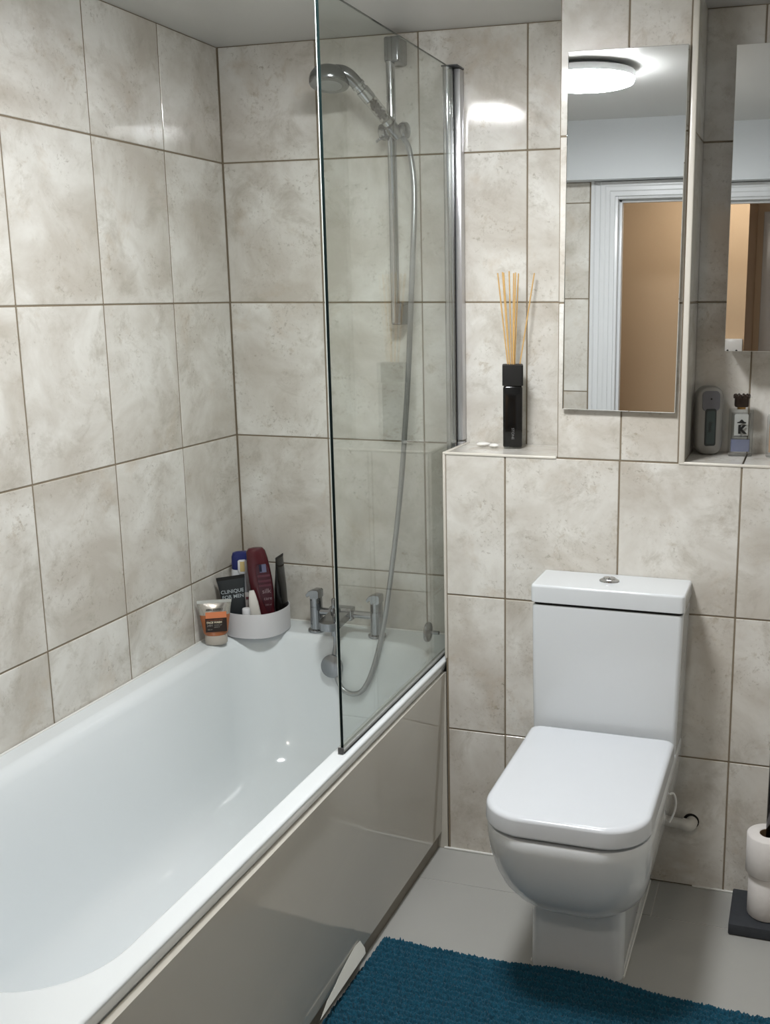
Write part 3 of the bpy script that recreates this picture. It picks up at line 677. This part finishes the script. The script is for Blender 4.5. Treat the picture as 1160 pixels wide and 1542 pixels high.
for i in range(10):
    a = 2*math.pi*i/10; x, y = .0182*math.cos(a), .0158*math.sin(a)
    obj('crown_point', lathe(bmesh.new(), [(.0034, .150), (.0038, .157), (.0030, .160), (.0012, .1612)], 8, Matrix.Translation((x, y, 0))), CAPM, cp, world=False)
t = glass_bottle('peach_perfume_bottle', 'clear perfume bottle with peach liquid beside the crown-capped one', 1.612, -.055, .030, .018, .108, mat('peach_perfume', (226, 188, 160), .1, trans=.4, var=.03), .070, 0)
lob('neck', [eo(.009, .009, .1085, p=2), eo(.009, .009, .114, p=2)], CHROMED, t)
lob('cap', [eo(.015, .013, .1145, p=3), eo(.016, .014, .117, p=3), eo(.016, .014, .142, p=3), eo(.014, .012, .144, p=3)], BLACK, t)

# ------------------------------------------------------------------ toilet
TX = 1.2265
wc = thing('toilet', 'white close-coupled toilet with a square cistern and closed lid', 'toilet', (TX, YB, 0))
def tr(hw, l0, l1, rf, rb, z, n=12, dx=0.): return ring3(rrect(TX+dx-hw, TX+dx+hw, YB-l1, YB-l0, (rb, rb, rf, rf), n), z)
bm = bmesh.new()
loft(bm, [tr(.110, .003, .458, .020, .004, .001), tr(.1115, .003, .458, .022, .004, .006), tr(.1115, .003, .456, .030, .004, .10), tr(.1115, .003, .462, .035, .004, .26)])
loft(bm, [tr(.080, .003, .462, .05, .01, .178), tr(.108, .003, .500, .08, .012, .186), tr(.132, .003, .535, .10, .015, .203), tr(.152, .003, .570, .115, .02, .232), tr(.168, .003, .602, .12, .02, .270), tr(.1765, .003, .628, .12, .02, .315), tr(.1825, .003, .648, .118, .02, .365), tr(.1840, .003, .657, .115, .02, .410), tr(.1840, .003, .6575, .113, .02, .4320), tr(.181, .004, .6545, .11, .018, .4358)])
obj('pan', bm, CERAM, wc, ang=50)
bm = tube(bmesh.new(), [(TX-.1115, YB-.01, .003), (TX-.1115, YB-.44, .003)], .003, 8); obj('sealant', bm, SILIC, wc)
bm = tube(bmesh.new(), [(TX+.1115, YB-.01, .003), (TX+.1115, YB-.44, .003)], .003, 8); obj('sealant', bm, SILIC, wc)
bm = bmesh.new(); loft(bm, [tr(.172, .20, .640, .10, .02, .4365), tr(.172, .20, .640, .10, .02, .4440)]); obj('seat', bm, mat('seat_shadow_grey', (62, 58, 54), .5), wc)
bm = bmesh.new()
loft(bm, [tr(.174, .172, .650, .095, .014, .4440), tr(.1825, .168, .6550, .10, .016, .4452), tr(.1845, .166, .6570, .10, .018, .4500), tr(.1835, .166, .6560, .10, .018, .480), tr(.1815, .167, .6545, .10, .020, .4855), tr(.1765, .170, .6495, .097, .020, .4885), tr(.169, .176, .642, .092, .018, .4898)])
wn(obj('lid', bm, SEATM, wc, ang=60))
bm = bmesh.new()
loft(bm, [tr(.184, .002, .138, .010, .004, .4370, dx=-.003), tr(.1855, .002, .143, .012, .004, .470, dx=-.003), tr(.1885, .002, .149, .012, .004, .64, dx=-.0015), tr(.191, .002, .150, .012, .004, .800), tr(.189, .002, .148, .012, .004, .8055)])
wn(obj('cistern', bm, CERAM, wc, ang=50))
bm = bmesh.new(); loft(bm, [tr(.186, .004, .145, .01, .004, .8050), tr(.186, .004, .145, .01, .004, .8130)]); obj('cistern_gap', bm, DARK, wc)
bm = bmesh.new()
loft(bm, [tr(.191, .002, .150, .012, .004, .8125), tr(.1935, .002, .153, .013, .004, .8135), tr(.1945, .002, .1535, .014, .004, .820), tr(.1945, .002, .1535, .014, .004, .852), tr(.1930, .002, .152, .014, .004, .8565), tr(.1895, .002, .1485, .014, .004, .8585)])
cl_ = wn(obj('cistern_lid', bm, CERAM, wc, ang=60))
Mb = Matrix.Translation((1.219, -.281, .8586))
bm = lathe(bmesh.new(), [(.021, 0), (.0205, .003), (.015, .0065), (.013, .0065)], 28, Mb @ Matrix.Diagonal((1.25, .95, 1, 1)))
bt = obj('flush_button', bm, CHROME, wc)
for s in (-1, 1):
    bm = bmesh.new(); a = [(.0010*s + .0145*1.1*s*math.cos(q), .0125*math.sin(q)) for q in [math.pi*(i/10-.5) for i in range(11)]]
    loft(bm, [[(1.219+x, -.281+y, .8650) for x, y in a], [(1.219+x*.9, -.281+y*.9, .8685) for x, y in a]]); obj('button_half', bm, CHROME, bt)
for s in (-.085, .085):
    obj('hinge', lathe(bmesh.new(), [(.012, .437), (.012, .458), (.009, .462)], 16, Matrix.Translation((TX+s, YB-.160, 0))), CHROME, wc)
obj('thin_white_curve', tube(bmesh.new(), spline([(TX+.1835, -.475, .392), (TX+.192, -.455, .385), (TX+.1965, -.435, .355), (TX+.193, -.432, .325), (TX+.1825, -.440, .300)], 6), .0026, 8), SILIC, wc)  # thin white curved tube along the side of the pan
# waste elbow
pp = thing('pipe_elbow', 'white plastic pipe elbow entering the wall beside the toilet', 'pipe', (1.43, YB, .19))
PIP = mat('white_pipe', (206, 203, 196), .4, var=.04)
obj('pipe', tube(bmesh.new(), [(1.362, -.236, .196), (1.425, -.236, .191)], .0135, 16), PIP, pp)
obj('elbow', tube(bmesh.new(), spline([(1.420, -.236, .1912), (1.434, -.237, .1905), (1.441, -.232, .190), (1.443, -.2145, .190)], 5), .0165, 16), PIP, pp)
obj('hole', lathe(bmesh.new(), [(.0215, 0), (.0215, .0014)], 20, axis((1.441, YB-.0002, .191), (0, -1, 0))), DARK, pp)

# ------------------------------------------------------------------ toilet roll stand
ts = thing('toilet_roll_stand', 'slate-based toilet roll stand with a dark metal pole', 'roll stand', (1.645, -.325, 0))
bm = B(1.560, 1.732, -.409, -.242, .001, .031, .0035); obj('base', bm, SLATE, ts)
obj('pole', lathe(bmesh.new(), [(.011, .0315), (.011, .47), (.0125, .472), (.0125, .482), (.009, .485)], 20, Matrix.Translation((1.6485, -.328, 0))), DCHROME, ts)
obj('arm', tube(bmesh.new(), spline([(1.6485, -.328, .478), (1.70, -.328, .480), (1.735, -.328, .470), (1.742, -.328, .44)], 5), .0055, 10), DCHROME, ts)
def roll(c, z0, z1, r, label):
    t = thing('toilet_roll', label, 'toilet roll', (c[0], c[1], z0), group='toilet rolls on the stand')
    Mx = Matrix.Translation((c[0], c[1], 0)); ri = .0225
    prof = [(ri, z0), (r-.003, z0), (r, z0+.003), (r, z1-.003), (r-.003, z1), (ri, z1)]
    rings = [[(c[0]+a*math.cos(2*math.pi*i/36), c[1]+a*math.sin(2*math.pi*i/36), z) for i in range(36)] for a, z in prof]
    obj('paper', loft(bmesh.new(), rings + [rings[0]], False, False), PAPER, t, ang=60)
    prof = [(ri-.0003, z0+.001), (ri-.0003, z1-.0005), (ri-.0014, z1-.0005), (ri-.0014, z0+.001)]
    rings = [[(c[0]+a*math.cos(2*math.pi*i/36), c[1]+a*math.sin(2*math.pi*i/36), z) for i in range(36)] for a, z in prof]
    obj('cardboard_core', loft(bmesh.new(), rings + [rings[0]], False, False), mat('brown_card', (116, 96, 72), .8, var=.1), t, ang=60)
    bm = B(c[0]-r*.1, c[0]+r*.05, c[1]-r-.0009, c[1]-r+.002, z0+.002, z1-.002)
    return t
roll((1.648, -.336), .0325, .1480, .0475, 'lower white toilet roll resting on the slate base')
roll((1.645, -.338), .1495, .2530, .0530, 'upper, fuller white toilet roll stacked on the pole')

# ------------------------------------------------------------------ bath mat
RM = mat('teal_chenille', (8, 72, 94), .95, var=.7, scale=240, bump=1., sheen=.1)
bm = bmesh.new(); NX, NY = 640, 360; LX, LY = 1.0, .56
a = math.radians(-2.1)
gv = []
for j in range(NY+1):
    row = []
    for i in range(NX+1):
        u, v = i/NX*LX, j/NY*LY
        # rounded corners and a wavy edge
        x, y = u, -v
        e = min(u, LX-u, v, LY-v)
        edge = min(1., e/.014)
        prof = math.sqrt(max(0., 1-(1-edge)**2))
        nn = noise.noise(Vector((u*9, v*9, 3.1)))
        rib = .5+.5*math.cos(2*math.pi*(v + .006*nn + .010*noise.noise(Vector((u*3, v*2, 0))))/.019)
        tuft = noise.noise(Vector((u*215, v*170, 0))) + .5*noise.noise(Vector((u*400, v*400, 7)))
        z = .002 + prof*(.0120 + .0080*rib + .0090*tuft + .004*nn)
        X = .7425 + x*math.cos(a) - y*math.sin(a); Y = -.6805 + x*math.sin(a) + y*math.cos(a)
        ex = .0025*noise.noise(Vector((u*60, v*60, 20))) * (1-edge)
        # the back edge ripples where it meets the pan foot
        z += .014*math.exp(-((u-.50)/.17)**2)*math.exp(-(v/.06)**2)
        row.append(bm.verts.new((X, Y + ex*3, max(.0015, z))))
    gv.append(row)
for j in range(NY):
    for i in range(NX): bm.faces.new((gv[j][i], gv[j+1][i], gv[j+1][i+1], gv[j][i+1]))
rg = obj('bath_mat', bm, RM, ang=180)
tag(rg, 'teal ribbed chenille bath mat on the grey floor in front of the toilet', 'bath mat')
